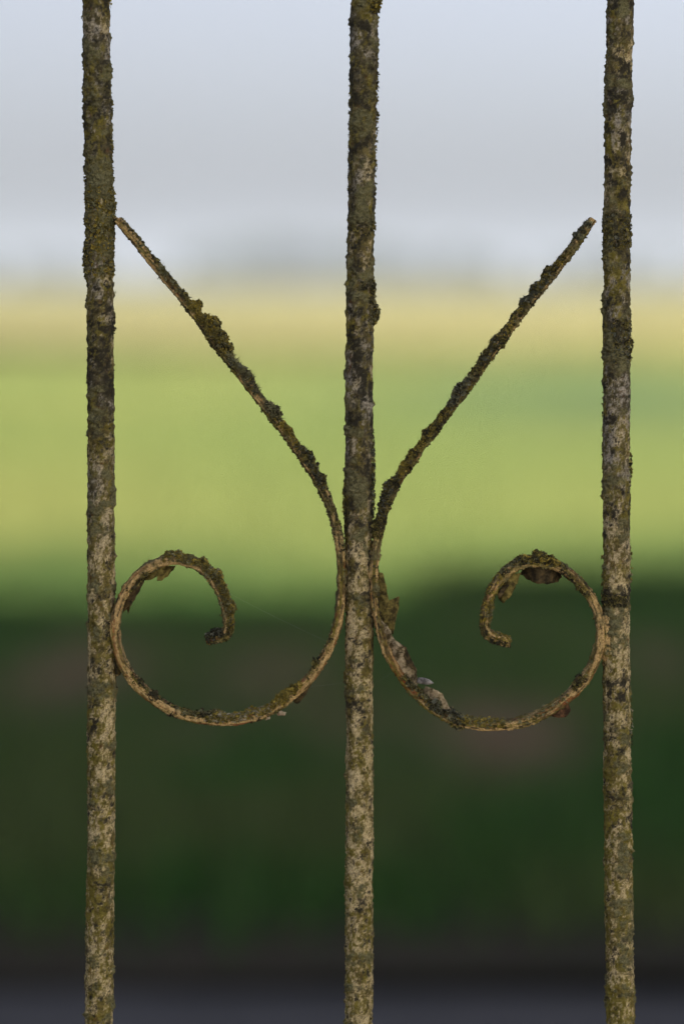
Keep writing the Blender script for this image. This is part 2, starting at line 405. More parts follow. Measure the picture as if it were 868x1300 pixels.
LOBES = []
def lobe_templates():
    for k in range(10):
        n1, n2 = 5, 9
        a1 = np.arange(n1) / n1 * 2 * np.pi; a2 = np.arange(n2) / n2 * 2 * np.pi
        r1 = 0.5 + rng.uniform(-.1, .1, n1); r2 = 1.0 + rng.uniform(-.42, .30, n2)
        z1 = 0.12 + rng.uniform(-.1, .1, n1); z2 = 0.45 + rng.uniform(-.38, .40, n2)
        v = np.concatenate([[[0, 0, 0]], np.stack([r1 * np.cos(a1), r1 * np.sin(a1), z1], 1), np.stack([r2 * np.cos(a2), r2 * np.sin(a2), z2], 1)])
        f = [[0, 1 + i, 1 + (i + 1) % n1] for i in range(n1)]
        i = j = 0
        while i < n1 or j < n2:
            if j < n2 and (i >= n1 or (j + 1) / n2 <= (i + 1) / n1):
                f.append([1 + i % n1, 6 + j % n2, 6 + (j + 1) % n2]); j += 1
            else:
                f.append([1 + i % n1, 6 + j % n2, 1 + (i + 1) % n1]); i += 1
        LOBES.append((v, np.array(f)))
lobe_templates()

PAL = {'grey': ((0.13, 0.13, 0.065), (0.27, 0.265, 0.15)), 'olive': ((0.11, 0.098, 0.032), (0.27, 0.235, 0.075)),
       'yellow': ((0.23, 0.18, 0.03), (0.44, 0.35, 0.085)), 'dark': ((0.03, 0.03, 0.02), (0.10, 0.093, 0.052)),
       'blue': ((0.075, 0.081, 0.060), (0.20, 0.21, 0.155)), 'pale': ((0.28, 0.26, 0.17), (0.45, 0.42, 0.30))}
class Lichen:
    def __init__(self): self.v = []; self.f = []; self.t = []; self.k = 0
    def add(self, pos, nrm, size, kind, spread=0.8):
        """pos, nrm (n,3): little crumpled lobes; kind = list of palette names"""
        n = len(pos)
        if n == 0: return
        size = np.broadcast_to(size, (n,))
        nn = nrm + rng.normal(0, spread, (n, 3)); nn /= np.linalg.norm(nn, axis=1)[:, None] + 1e-9
        e1 = np.cross(nn, rng.normal(0, 1, (n, 3))); e1 /= np.linalg.norm(e1, axis=1)[:, None] + 1e-9
        e2 = np.cross(nn, e1)
        ti = rng.integers(0, len(LOBES), n)
        names = list(kind); ki = rng.integers(0, len(names), n)
        for j, (lv, lf) in enumerate(LOBES):
            s = np.where(ti == j)[0]
            if not len(s): continue
            asp = rng.uniform(.55, 1.1, (len(s), 1, 1))
            vv = pos[s, None] + size[s, None, None] * (lv[None, :, :1] * e1[s, None] + asp * lv[None, :, 1:2] * e2[s, None] + lv[None, :, 2:] * nn[s, None])
            m = len(lv); idx = self.k + np.arange(len(s))[:, None, None] * m + lf[None]
            self.v.append(vv.reshape(-1, 3)); self.f.append(idx.reshape(-1, 3)); self.k += len(s) * m
            lo = np.array([PAL[names[q]][0] for q in ki[s]]); hi = np.array([PAL[names[q]][1] for q in ki[s]])
            c = lo + (hi - lo) * rng.random((len(s), 1)) ** 1.2
            rim = np.ones((1, m, 1)); rim[0, 6:] = 1.15; rim[0, 0] = .8
            self.t.append((c[:, None] * rim).reshape(-1, 3))
    def strands(self, pos, nrm, length, kind):
        n = len(pos); nn = nrm + rng.normal(0, .45, (n, 3)); nn /= np.linalg.norm(nn, axis=1)[:, None]
        e1 = np.cross(nn, rng.normal(0, 1, (n, 3))); e1 /= np.linalg.norm(e1, axis=1)[:, None]; e2 = np.cross(nn, e1)
        ln = length * rng.uniform(.5, 1.2, (n, 1)); w = 0.00028
        bend = rng.normal(0, .35, (n, 3)) * ln
        ring = [(math.cos(a), math.sin(a)) for a in (0, 2.094, 4.189)]
        V = np.zeros((n, 7, 3))
        for i, (c, s) in enumerate(ring):
            V[:, i] = pos + w * (c * e1 + s * e2); V[:, 3 + i] = pos + nn * ln * .6 + bend * .4 + w * .8 * (c * e1 + s * e2)
        V[:, 6] = pos + nn * ln + bend
        q = []
        for i in range(3):
            j = (i + 1) % 3; q += [[i, j, 3 + j], [i, 3 + j, 3 + i], [3 + i, 3 + j, 6]]
        self.v.append(V.reshape(-1, 3)); self.f.append((self.k + np.arange(n)[:, None, None] * 7 + np.array(q)[None]).reshape(-1, 3)); self.k += n * 7
        lo, hi = map(np.array, PAL[kind]); c = lo + (hi - lo) * rng.random((n, 1)); self.t.append(np.repeat(c, 7, 0))
    def build(self, parent):
        if not self.k: return
        me = make_mesh('lichen', np.concatenate(self.v), np.concatenate(self.f), M_LICHEN, False, {'tint': np.concatenate(self.t)})
        o = link('lichen', me, parent); o['kind'] = 'stuff'; return o

NA = 76
def bar(cx_knots, prof, seed, lichen_spec):
    py = np.concatenate([np.linspace(3400, 1400, 60), np.arange(1390, -95, -1.15), np.linspace(-110, -800, 20)])
    z = CAM_H - (py - 350) * S
    z = np.where(py > 3300, np.minimum(z, -0.05), z)
    kx = np.array(cx_knots, float)
    cx = (np.interp(py, kx[:, 0], kx[:, 1]))
    ker = np.ones(61) / 61; cxs = np.convolve(np.pad(cx, 30, mode='edge'), ker, 'valid'); cx = (cxs - 434) * S
    hw = np.interp(py, [0, 300, 1000, 1300], [16.5, 16.2, 16.9, 17.2]) * S
    th = np.arange(NA) / NA * 2 * np.pi
    nx = np.sin(th); ny = -np.cos(th)                              # th = 0 faces the camera
    nr = len(py)
    X = cx[:, None] + hw[:, None] * nx[None]; Yy = hw[:, None] * ny[None]; Z = np.repeat(z[:, None], NA, 1)
    base = np.stack([X.ravel(), Yy.ravel(), Z.ravel()], 1)
    p = (base + [seed * 0.37, seed * .11, seed * .23]) * 1000
    pyv = np.repeat(py, NA); side = np.tile(nx, nr)
    pr = np.array(prof, float)                                     # py, paint, lichen, moss, dark
    g = lambda i: np.interp(pyv, pr[:, 0], pr[:, i])
    n_p = .9 * fbm(p, (4.6, 4.6, 8.5), seed, 5, 0.8) + .45 * fbm(p, (11, 11, 26), seed + 7, 3, .6); n_l = fbm(p, (9, 9, 8), seed + 40, 5, 0.6)
    n_m = fbm(p, (5, 5, 11), seed + 80, 5, 0.72); n_k = fbm(p, (6, 6, 6), seed + 120, 5, 0.75)
    speck = fbm(p, (1.5, 1.5, 2.4), seed + 160, 3, .7)
    upper = np.clip((720 - pyv) / 120, 0, 1)
    paint = cover(n_p + 1.1 * speck + 0.25 * side, g(1) * (.78 - .22 * upper), .4)
    lich = cover(n_l + .3 * speck, g(2), .18); moss = cover(n_m + .5 * speck - .3 * side, np.clip(g(3) * 1.3, 0, .85), .35)
    dark = cover(n_k + .7 * speck, np.clip(g(4) * (.8 + .4 * upper), 0, .9), .25) * (1 - .75 * lich)
    dark = np.maximum(dark, cover(speck, 0.05 + 0 * pyv, .2) * .7)
    fine = fbm(p, (1.3, 1.3, 1.3), seed + 200, 3, .7); mid = fbm(p, (3.2, 3.2, 3.6), seed + 220, 3, .6)
    big = fbm(p, (14, 14, 24), seed + 260, 3)
    paint = paint * (1 - lich)
    h = 0.00012 * big + 0.00010 * mid + 0.00009 * fine
    h += (1 - paint) * (0.00020 + 0.00009 * np.clip(fine + mid, -1.5, 2))
    h += lich * (0.00040 + 0.00018 * np.clip(fine, -2, 2.2) + .00018 * mid)
    h += moss * 0.00012 * np.clip(fine, -1, 2)
    spike = np.clip(fbm(p, (1.1, 1.1, 1.2), seed + 300, 2) - 1.75, 0, 1.2); h += spike * 0.0004 * np.clip(big, 0, 1.5) * (1 - paint * .7)
    nrm = np.stack([np.tile(nx, nr), np.tile(ny, nr), np.zeros(nr * NA)], 1)
    v = base + nrm * h[:, None]
    rust = cover(fbm(p, (3, 3, 5), seed + 340, 4), 0.02 + 0 * pyv, .3) * .5
    f = grid_faces(nr, NA, True)
    top = len(v); v = np.concatenate([v, [[cx[-1], 0, z[-1] + .002]]])
    tf = np.array([[(nr - 1) * NA + i, (nr - 1) * NA + (i + 1) % NA, top] for i in range(NA)])
    A = np.stack([paint, lich, moss], 1); B = np.stack([dark, rust, upper * np.clip(.75 + .35 * big, 0, 1)], 1)
    A = np.concatenate([A, A[:1]]); B = np.concatenate([B, B[:1]])
    o = link('bar', make_mesh('bar', v, [f, tf], M_BAR, True, {'cover_a': A, 'cover_b': B}), rail)
    L = Lichen()
    # scattered tiny crusts all along, then the named clumps
    dens = 0.14 * np.clip(fbm(p, (20, 20, 30), seed + 400, 2) - .3, 0, 2) + lich * .8
    vis = (pyv > -80) & (pyv < 1380)
    pick = np.where(vis & (rng.random(len(pyv)) < dens * 0.006))[0]
    L.add(v[pick], nrm[pick], rng.uniform(.00035, .0010, len(pick)), ['grey', 'olive', 'dark'], .7)
    for (y0, y1, a0, a1, count, hgt, size, kinds) in lichen_spec:
        if hgt <= 2.5 and a1 - a0 < 60: count = int(count * .55)
        yy = rng.uniform(y0, y1, count); aa = np.radians(rng.uniform(a0, a1, count))
        env = np.sin(np.clip((yy - y0) / (y1 - y0), 0, 1) * np.pi) ** .5
        r = np.interp(yy, py[::-1], hw[::-1]) + .0002 + hgt * S * env * rng.random(count)
        nv = np.stack([np.sin(aa), -np.cos(aa), np.zeros(count)], 1)
        pos = nv * r[:, None]; pos[:, 0] += np.interp(yy, py[::-1], cx[::-1]); pos[:, 2] = CAM_H - (yy - 350) * S
        L.add(pos, nv, size * S * rng.uniform(.5, 1.25, count), kinds, .8)
    L.build(o)
    return o

# py, paint, lichen, moss, dark
bar([(-800, 118), (0, 122.4), (150, 124.2), (280, 127), (450, 128), (640, 128.4), (870, 129.3), (1050, 128.6), (1180, 127.2), (1300, 125.6), (3400, 120)],
    [(0, .10, .1, .3, .30), (25, .22, .08, .2, .3), (35, .55, .05, .1, .18), (68, .55, .05, .1, .2), (78, .12, .12, .3, .35), (190, .10, .2, .4, .3), (225, .12, .55, .45, .12),
     (280, .2, .6, .4, .08), (345, .2, .6, .4, .08), (362, .5, .1, .3, .1), (395, .55, .08, .3, .15), (410, .12, .12, .25, .42), (540, .2, .1, .3, .34), (580, .34, .12, .4, .2), (680, .45, .1, .45, .12),
     (860, .45, .12, .4, .15), (900, .34, .1, .5, .14), (1000, .36, .08, .6, .1), (1060, .55, .06, .5, .08), (1100, .36, .08, .6, .1), (1300, .42, .08, .6, .08), (3400, .3, .1, .5, .1)], 3,
    [(235, 350, -95, 95, 800, 1.3, 2.2, ['grey', 'grey', 'olive', 'yellow']), (305, 352, -110, -55, 200, 4.0, 2.6, ['grey', 'olive', 'dark']),
     (240, 285, 60, 110, 120, 4.0, 2.4, ['grey', 'olive']), (125, 150, 70, 110, 50, 2.5, 2.2, ['dark', 'olive']), (205, 235, -110, -70, 50, 2.2, 2.0, ['dark', 'olive']),
     (150, 225, 60, 110, 90, 2.0, 2.0, ['dark', 'olive']), (395, 425, 70, 105, 30, 2.2, 2, ['dark']), (-10, 10, 60, 100, 30, 2.2, 2, ['olive', 'yellow'])])
bar([(-800, 480), (0, 462.6), (150, 460.6), (300, 457.8), (450, 456), (650, 455.3), (950, 456.2), (1300, 455.7), (3400, 455)],
    [(0, .4, .1, .3, .25), (20, .55, .08, .2, .2), (60, .5, .1, .2, .22), (75, .28, .18, .3, .3), (180, .22, .3, .3, .34), (220, .34, .1, .25, .3), (280, .24, .2, .3, .38), (300, .52, .1, .2, .2),
     (345, .4, .1, .35, .25), (365, .28, .25, .3, .3), (395, .5, .1, .2, .22), (420, .26, .1, .4, .32), (540, .3, .14, .35, .32), (570, .45, .14, .2, .25), (590, .12, .3, .25, .42), (650, .2, .25, .3, .35),
     (672, .5, .06, .3, .15), (700, .66, .05, .2, .14), (850, .58, .06, .3, .17), (1000, .62, .06, .45, .08), (1100, .5, .06, .6, .08), (1300, .55, .06, .6, .08), (3400, .3, .1, .5, .1)], 7,
    [(-10, 16, 20, 100, 120, 4.5, 2.6, ['yellow', 'olive', 'dark']), (60, 250, 65, 110, 220, 2.4, 2.0, ['dark', 'olive', 'blue']), (60, 250, -110, -70, 120, 1.4, 1.8, ['dark', 'olive']),
     (355, 412, 40, 100, 160, 3.0, 2.4, ['grey', 'olive', 'dark']), (385, 411, 70, 100, 130, 8.0, 2.6, ['olive', 'grey', 'dark']), (358, 368, 0, 95, 60, 3.0, 2.2, ['dark']),
     (545, 680, 65, 115, 260, 3.2, 2.3, ['dark', 'olive', 'blue']), (610, 660, -115, -65, 90, 3.0, 2.2, ['dark', 'olive']), (280, 300, -60, 95, 60, 2.0, 2.0, ['dark', 'dark', 'olive'])])
bar([(-800, 800), (0, 787.4), (150, 784.2), (300, 782.3), (600, 781.8), (870, 782.2), (1050, 784.2), (1300, 787), (3400, 800)],
    [(0, .3, .1, .2, .3), (60, .45, .1, .25, .25), (130, .28, .14, .3, .34), (180, .45, .08, .45, .2), (265, .4, .1, .45, .2), (285, .1, .6, .25, .3), (315, .2, .3, .35, .25), (335, .5, .1, .45, .1),
     (395, .5, .1, .4, .15), (415, .2, .45, .4, .2), (450, .22, .4, .4, .2), (475, .5, .06, .2, .2), (555, .55, .06, .35, .12), (575, .28, .1, .65, .15), (640, .42, .1, .4, .18), (680, .55, .1, .45, .12),
     (748, .4, .12, .45, .25), (762, .25, .2, .4, .4), (776, .82, .2, .5, .04), (840, .75, .12, .5, .07), (864, .35, .15, .4, .38), (880, .2, .12, .5, .3), (960, .22, .15, .55, .2), (1000, .5, .08, .5, .1),
     (1060, .4, .08, .6, .15), (1130, .5, .06, .6, .1), (1200, .55, .06, .55, .08), (1300, .42, .06, .7, .08), (3400, .3, .1, .5, .1)], 13,
    [(272, 315, -90, 90, 260, 1.6, 2.2, ['dark', 'olive', 'blue']), (405, 460, -30, 80, 220, 2.0, 2.3, ['olive', 'dark', 'blue']), (428, 448, 70, 105, 60, 4.0, 2.3, ['dark', 'olive']),
     (575, 612, 65, 105, 60, 3.0, 2.2, ['olive', 'dark']), (480, 600, -110, -70, 80, 1.6, 1.8, ['dark', 'olive']), (700, 770, -110, -70, 60, 2.0, 2.0, ['dark', 'olive']),
     (755, 768, -80, 40, 140, 2.4, 2.2, ['dark', 'dark', 'olive']), (690, 740, 75, 105, 40, 2.4, 2.2, ['olive', 'grey']), (885, 935, 75, 105, 26, 3.0, 1.9, ['olive', 'pale']), (930, 950, 60, 105, 20, 2.5, 1.9, ['dark'])])

# ---- the scrolls: flat iron strip standing edge-on to the camera
def smooth_path(pts, step_px):
    p = np.array(pts, float)
    t = np.concatenate([[0], np.cumsum(np.linalg.norm(np.diff(p, axis=0), axis=1) ** .5)])
    out = []
    for i in range(len(p) - 1):                                    # centripetal Catmull-Rom
        p0 = p[i - 1] if i else 2 * p[0] - p[1]; p3 = p[i + 2] if i + 2 < len(p) else 2 * p[-1] - p[-2]
        t1, t2 = t[i], t[i + 1]; t0 = t[i - 1] if i else t1 - (t2 - t1); t3 = t[i + 2] if i + 2 < len(p) else t2 + (t2 - t1)
        m = 40; u = np.linspace(t1, t2, m, endpoint=False)[:, None]
        A1 = (t1 - u) / (t1 - t0) * p0 + (u - t0) / (t1 - t0) * p[i]; A2 = (t2 - u) / (t2 - t1) * p[i] + (u - t1) / (t2 - t1) * p[i + 1]
        A3 = (t3 - u) / (t3 - t2) * p[i + 1] + (u - t2) / (t3 - t2) * p3
        B1 = (t2 - u) / (t2 - t0) * A1 + (u - t0) / (t2 - t0) * A2; B2 = (t3 - u) / (t3 - t1) * A2 + (u - t1) / (t3 - t1) * A3
        out.append((t2 - u) / (t2 - t1) * B1 + (u - t1) / (t2 - t1) * B2)
    q = np.concatenate(out + [p[-1:]])
    for _ in range(12): q[1:-1] = .25 * q[:-2] + .5 * q[1:-1] + .25 * q[2:]
    s = np.concatenate([[0], np.cumsum(np.linalg.norm(np.diff(q, axis=0), axis=1))])
    ss = np.arange(0, s[-1], step_px)
    return np.stack([np.interp(ss, s, q[:, 0]), np.interp(ss, s, q[:, 1])], 1), ss

LEFT = [(148.8, 278.4), (166, 299.4), (191.4, 331), (216.7, 361.5), (242, 392.5), (266, 424), (287, 453.5), (320, 496.5), (348, 532), (371, 563), (393, 595), (411, 626), (422.5, 655.7), (430.2, 686),
        (432.8, 711), (433.5, 736), (432.7, 761.4), (429.7, 786.7), (422, 814.6), (409.4, 840), (394.2, 861.5), (376.5, 879.3), (356.2, 895.7), (335.5, 907), (310.6, 914.3), (287, 916.6), (262.4, 915.5),
        (237, 911), (211.7, 901), (188.9, 886), (168.6, 866.6), (154.6, 845), (147, 820), (145, 797), (148.8, 774), (158.4, 752.5), (173, 733.5), (191, 720), (211, 713), (229, 713), (248, 718), (265.5, 730.5), (278, 748),
        (285.5, 767), (289, 786.7), (289.5, 799), (286, 806.5), (280, 809.5), (272, 811.5), (261, 814)]
RIGHT = [(753.5, 278), (736.9, 302), (714, 332.5), (688.7, 364), (663.4, 396), (639.5, 428), (614.5, 462), (592, 493.5), (566.7, 527), (541.4, 559.4), (518.6, 592), (501, 618.5), (488.5, 648), (481.5, 674), (477, 700), (474.5, 730),
         (475.5, 761.4), (479.3, 786.7), (485.6, 812), (494.5, 835), (507, 856.5), (523.7, 878), (543.9, 897), (564, 910), (586, 918.3), (612, 922.6), (637, 922.8), (652, 921.5), (676, 915), (701.4, 902), (721.7, 886.9), (739.4, 869),
         (752, 850), (759.7, 829.8), (763.5, 809.6), (762, 789), (755.9, 769), (745.8, 752.5), (731.8, 736), (714, 723.4), (693.8, 716), (673.5, 714.5), (653.5, 720.8), (638, 733.5), (627, 748.7), (619.5, 769), (616, 786.7),
         (616.2, 799), (620, 806.5), (627, 810.5), (638, 814.3), (648.7, 817.7)]
FRONT = -0.0075; DEPTH = 0.0155
def scroll(pts, seed, sgn, prof, spec):
    """sgn: +1 when the side normal n = (Tz,-Tx) * sgn is the outer / upper side of the curl"""
    q, ss = smooth_path(pts, 1.15)
    W = np.array([P(a, b, FRONT) for a, b in q]); c2 = W[:, [0, 2]]
    T = np.gradient(c2, axis=0); T /= np.linalg.norm(T, axis=1)[:, None]
    N = np.stack([T[:, 1], -T[:, 0]], 1) * sgn                     # (x, z)
    nr = len(q)
    tk = np.interp(ss, [0, 30, 400, 520, ss[-1]], [4.2, 4.4, 4.5, 4.7, 5.1]) * S   # half thickness
    # closed section: u across thickness, w through depth, rounded corners
    sec = []; nf, nd = 9, 26
    for i in range(nf): sec.append((-1 + 2 * i / (nf - 1), 0.0))
    for i in range(1, nd): sec.append((1, i / nd))
    for i in range(nf): sec.append((1 - 2 * i / (nf - 1), 1.0))
    for i in range(nd - 1, 0, -1): sec.append((-1, i / nd))
    sec = np.array(sec); ns = len(sec)
    cr = np.abs(sec[:, 0]) ** 6 * np.where((sec[:, 1] == 0) | (sec[:, 1] == 1), 1, 0)   # corner mask
    wdep = sec[:, 1] * DEPTH + np.where(sec[:, 1] == 0, cr * .0006, 0) - np.where(sec[:, 1] == 1, cr * .0006, 0)
    u = sec[:, 0] * (1 - .06 * cr)
    X = c2[:, None, 0] + N[:, None, 0] * u[None] * tk[:, None]; Z = c2[:, None, 1] + N[:, None, 1] * u[None] * tk[:, None]
    Yv = FRONT + np.repeat(wdep[None], nr, 0)
    base = np.stack([X.ravel(), Yv.ravel(), Z.ravel()], 1)
    en = np.where((sec[:, 1] == 0), -1.0, np.where(sec[:, 1] == 1, 1.0, 0.0)); un = np.where((sec[:, 1] > 0) & (sec[:, 1] < 1), sec[:, 0], sec[:, 0] ** 5)
    nx = N[:, None, 0] * un[None]; nz = N[:, None, 1] * un[None]; nyv = np.repeat(en[None], nr, 0)
    nrm = np.stack([nx.ravel(), nyv.ravel(), nz.ravel()], 1); nrm /= np.linalg.norm(nrm, axis=1)[:, None] + 1e-9
    p = (base + [seed * .31, seed * .17, seed * .05]) * 1000
    sv = np.repeat(ss, ns); uv = np.tile(sec[:, 0], nr); fv = np.tile(en == -1, nr)
    pr = np.array(prof, float); g = lambda i: np.interp(sv, pr[:, 0], pr[:, i])
    speck = fbm(p, (1.8, 1.8, 1.8), seed + 160, 3, .6)
    # cracks and streaks run along the strip: noise in (along, across) coordinates
    pl = np.stack([sv * S * 1000, uv * 2.0 + seed * 9, np.tile(wdep, nr) * 1000], 1)
    n_p = fbm(pl, (22, 1.8, 8), seed, 5, .66); n_l = fbm(p, (6, 6, 6), seed + 40, 5, .62); n_m = fbm(pl, (12, 1.8, 7), seed + 80, 5, .62)
    n_r = fbm(pl, (14, 1.2, 5), seed + 120, 4, .6); n_k = fbm(pl, (16, 1.0, 5), seed + 90, 5, .62)
    paint = cover(n_p + .4 * speck, np.clip(g(1) * 1.12, 0, .93), .22); lich = cover(n_l + .35 * speck, g(2), .2); moss = cover(n_m + .35 * speck, g(3), .25)
    bowl = np.clip((sv - 560) / 60, 0, 1) * fv
    arm = np.clip((560 - sv) / 60, 0, 1) * fv
    lich = lich * (1 - .6 * bowl - .4 * arm); paint = np.maximum(paint, cover(n_p + .4 * speck, np.clip(g(1) * 1.12 + .15, 0, .93), .22) * arm)
    rust = cover(n_r + .3 * speck, g(5) * .8, .25); dark = cover(n_k + .4 * speck, g(4) * (1 - .75 * bowl - .4 * arm), .2) * (1 - .7 * lich)
    paint *= (1 - lich) * (1 - .8 * rust)
    fine = fbm(p, (1.2, 1.2, 1.2), seed + 200, 3, .7); mid = fbm(p, (3.5, 3.5, 3.5), seed + 220, 3, .6)
    h = .00008 * fine + .00011 * mid + paint * .00016 - dark * .00022 + lich * (.00035 + .00028 * np.clip(fine, -2, 2.2)) + moss * .00012 * fine
    h += np.clip(fbm(p, (1.1, 1.1, 1.2), seed + 300, 2) - 1.9, 0, 1.2) * .0008
    h = h * np.clip(np.minimum(sv, ss[-1] - sv) / 4, .2, 1)
    v = base + nrm * h[:, None]
    f = grid_faces(nr, ns, True)
    caps = []
    for r0, flip in ((0, False), (nr - 1, True)):
        ctr = len(v); v = np.concatenate([v, v[r0 * ns:(r0 + 1) * ns].mean(0, keepdims=True)])
        a = np.arange(ns); t3 = np.stack([r0 * ns + a, r0 * ns + (a + 1) % ns, np.full(ns, ctr)], 1)
        caps.append(t3[:, ::-1] if not flip else t3)
    A = np.stack([paint, lich, moss], 1); B = np.stack([dark, rust, rust * 0], 1)
    A = np.concatenate([A, A[:1], A[-1:]]); B = np.concatenate([B, B[:1], B[-1:]])
    o = link('scroll', make_mesh('scroll', v, [f] + caps, M_SCROLL, True, {'cover_a': A, 'cover_b': B}), rail)
    L = Lichen()
    pick = np.where(rng.random(len(sv)) < .0035 + lich * .02)[0]
    L.add(v[pick], nrm[pick], rng.uniform(.0003, .0008, len(pick)), ['grey', 'olive', 'dark'], .7)
    def near(x, y): return int(np.argmin((q[:, 0] - x) ** 2 + (q[:, 1] - y) ** 2))
    apex = near(433, 745) if pts is LEFT else near(475, 745)
    for (a, b, side, hgt, dens, size, kinds, strands) in spec:
        i0, i1 = near(*a), near(*b)
        if i0 > i1: i0, i1 = i1, i0
        length = ss[i1] - ss[i0]; cnt = int(length * dens * (5 if side > 0 or i0 > apex else 3.5))
        if i1 < apex: hgt *= .92 if side > 0 else .6; strands = strands or (4.0 if hgt > 5 else 0)
        ii = rng.integers(i0, i1 + 1, cnt); w = rng.random(cnt) ** 1.3
        env = np.clip(np.minimum(ii - i0, i1 - ii) / max(3, (i1 - i0) * .18), .15, 1) * np.clip(.62 + .75 * vnoise(np.stack([ii * .35, ii * 0., ii * 0. + seed], 1), (3.2, 1, 1), 5) + .55 * vnoise(np.stack([ii * .35, ii * 0., w * 2 + seed], 1), (1.3, 1, 1), 8), .08, 1.5)
        if i0 > apex: side = -side
        n3 = np.stack([N[ii, 0] * side, np.zeros(cnt), N[ii, 1] * side], 1)
        hh = hgt * S * env * rng.random(cnt) ** .8
        pos = np.stack([c2[ii, 0], FRONT + w * DEPTH, c2[ii, 1]], 1) + n3 * (tk[ii] - .0004 + hh)[:, None]
        # some of the crust creeps over on to the front edge
        fr = rng.random(cnt) < (.15 if i1 < apex else .12)
        pos[fr] = (np.stack([c2[ii, 0], np.full(cnt, FRONT - .0002), c2[ii, 1]], 1) + n3 * (tk[ii] * rng.uniform(-.1, 1.0, cnt))[:, None])[fr]
        nn = n3 * .8 + np.array([0, -.5, 0.15]); nn[fr] = [0, -1, .2]
        L.add(pos, nn, size * S * rng.uniform(.45, 1.4, cnt), kinds, .95)
        if strands:
            k = rng.random(cnt) < .35; L.strands(pos[k], n3[k] + [0, -.2, .2], strands * S, kinds[0])
    L.build(o)
    return o, q, N, ss

G, O, YE, DK, BL, PA = 'grey', 'olive', 'yellow', 'dark', 'blue', 'pale'
def sd_of(pts, x, y):
    q, ss = smooth_path(pts, 1.15); return ss[int(np.argmin((q[:, 0] - x) ** 2 + (q[:, 1] - y) ** 2))]
sl = lambda x, y: sd_of(LEFT, x, y)
sr = lambda x, y: sd_of(RIGHT, x, y)
# s, paint, lichen, moss, dark, rust ; side +1 = upper side of the arm and inside of the bowl
left_scroll, qL, NL, ssL = scroll(LEFT, 23, -1,
    [(0, .8, .05, .2, .05, .05), (25, .7, .1, .35, .08, .03), (60, .25, .3, .4, .25, .02), (sl(295, 465), .3, .3, .3, .3, .03), (sl(310, 483), .85, .03, .1, .05, .25), (sl(330, 508), .7, .1, .3, .1, .1),
     (sl(345, 530), .3, .2, .4, .3, .02), (sl(420, 650), .2, .2, .3, .4, .02), (sl(433, 735), .45, .1, .35, .2, .08), (sl(425, 805), .5, .06, .45, .15, .2), (sl(395, 860), .55, .06, .3, .15, .45), (sl(355, 895), .75, .04, .2, .1, .4),
     (sl(290, 916), .8, .03, .2, .06, .25), (sl(200, 893), .65, .05, .4, .12, .12), (sl(150, 830), .7, .04, .35, .1, .1), (sl(160, 750), .6, .06, .35, .12, .08), (sl(210, 713), .6, .2, .3, .12, .05), (sl(240, 716), .35, .45, .4, .15, .02), (sl(289, 790), .3, .5, .45, .15, .02), (ssL_end := sl(261, 814), .35, .3, .4, .2, .3)],
    [((150, 280), (185, 322), 1, 3, .7, 2.1, [O, G, DK], 0), ((185, 322), (245, 396), 1, 3.2, .8, 2.2, [G, O, DK], 0), ((200, 340), (209, 352), 1, 5, 1, 2.2, [G], 5), ((238, 387), (256, 411), 1, 8, 2.6, 2.7, [YE, O, O], 0),
     ((250, 404), (288, 455), 1, 10.5, 3.4, 2.9, [O, O, G, DK, YE], 0), ((262, 420), (284, 450), -1, 4.5, 1.6, 2.4, [DK, O], 0), ((236, 386), (262, 420), -1, 1.5, .5, 1.9, [DK, O], 0), ((285, 452), (325, 503), 1, 5.5, 1.5, 2.2, [G, BL, O], 7),
     ((300, 470), (322, 500), 1, 5, 1.0, 2.2, [DK, G], 6), ((334, 514), (352, 537), 1, 6.5, 2.2, 2.4, [DK, G, G], 5), ((346, 530), (376, 570), 1, 4.0, 1.8, 2.4, [YE, O, O], 0), ((374, 566), (408, 622), 1, 6.5, 2.6, 2.5, [DK, BL, O], 0),
     ((396, 600), (430, 684), -1, 2.0, .6, 2.0, [DK, O], 0), ((408, 622), (432, 700), 1, 1.5, .7, 1.8, [DK, O], 0), ((345, 528), (392, 594), -1, 1.4, .5, 1.8, [DK, O], 0), ((424, 805), (392, 864), 1, 1.8, .5, 1.9, [DK, O], 0), ((408, 842), (402, 852), 1, 5, 1.2, 2.2, [O, DK], 0),
     ((384, 872), (356, 896), 1, 5.5, 2.0, 2.3, [YE, O], 0), ((366, 888), (346, 902), 1, 9.5, 3.0, 2.5, [YE, YE, O], 0), ((356, 895), (262, 916), 1, 5.5, 2.8, 2.3, [YE, O, PA], 0), ((285, 916), (232, 910), 1, 4.0, 1.8, 2.0, [G, O, DK], 0), ((232, 910), (160, 856), 1, 2.0, .5, 2.0, [DK, DK, O], 0),
     ((196, 891), (186, 884), 1, 4.5, 1.0, 2.2, [DK], 0), ((178, 876), (170, 868), 1, 4, .8, 2, [DK], 0), ((226, 907), (214, 902), -1, 4.5, 1.0, 2.2, [DK], 0), ((360, 893), (318, 912), -1, 1.5, .5, 1.9, [DK, O], 0),
     ((206, 714), (232, 713), -1, 4.0, 2.2, 2.4, [YE, O, G], 0), ((226, 712), (290, 800), -1, 5.2, 3.0, 2.5, [YE, O, O, G], 0), ((250, 720), (290, 800), -1, 3.0, 2.0, 2.3, [DK, O, G], 0), ((262, 728), (290, 798), 1, 1.6, .8, 2, [O, G], 0),
     ((289, 798), (283, 808), -1, 3.5, 2.4, 2.4, [O, DK], 0), ((284, 808), (262, 813), 1, 6.0, 2.8, 2.4, [DK, BL, DK], 0), ((284, 808), (262, 813), -1, 1.8, 1.2, 2.0, [DK, O], 0), ((160, 750), (184, 724), 1, 4, 1.6, 2.2, [DK, O], 0)])
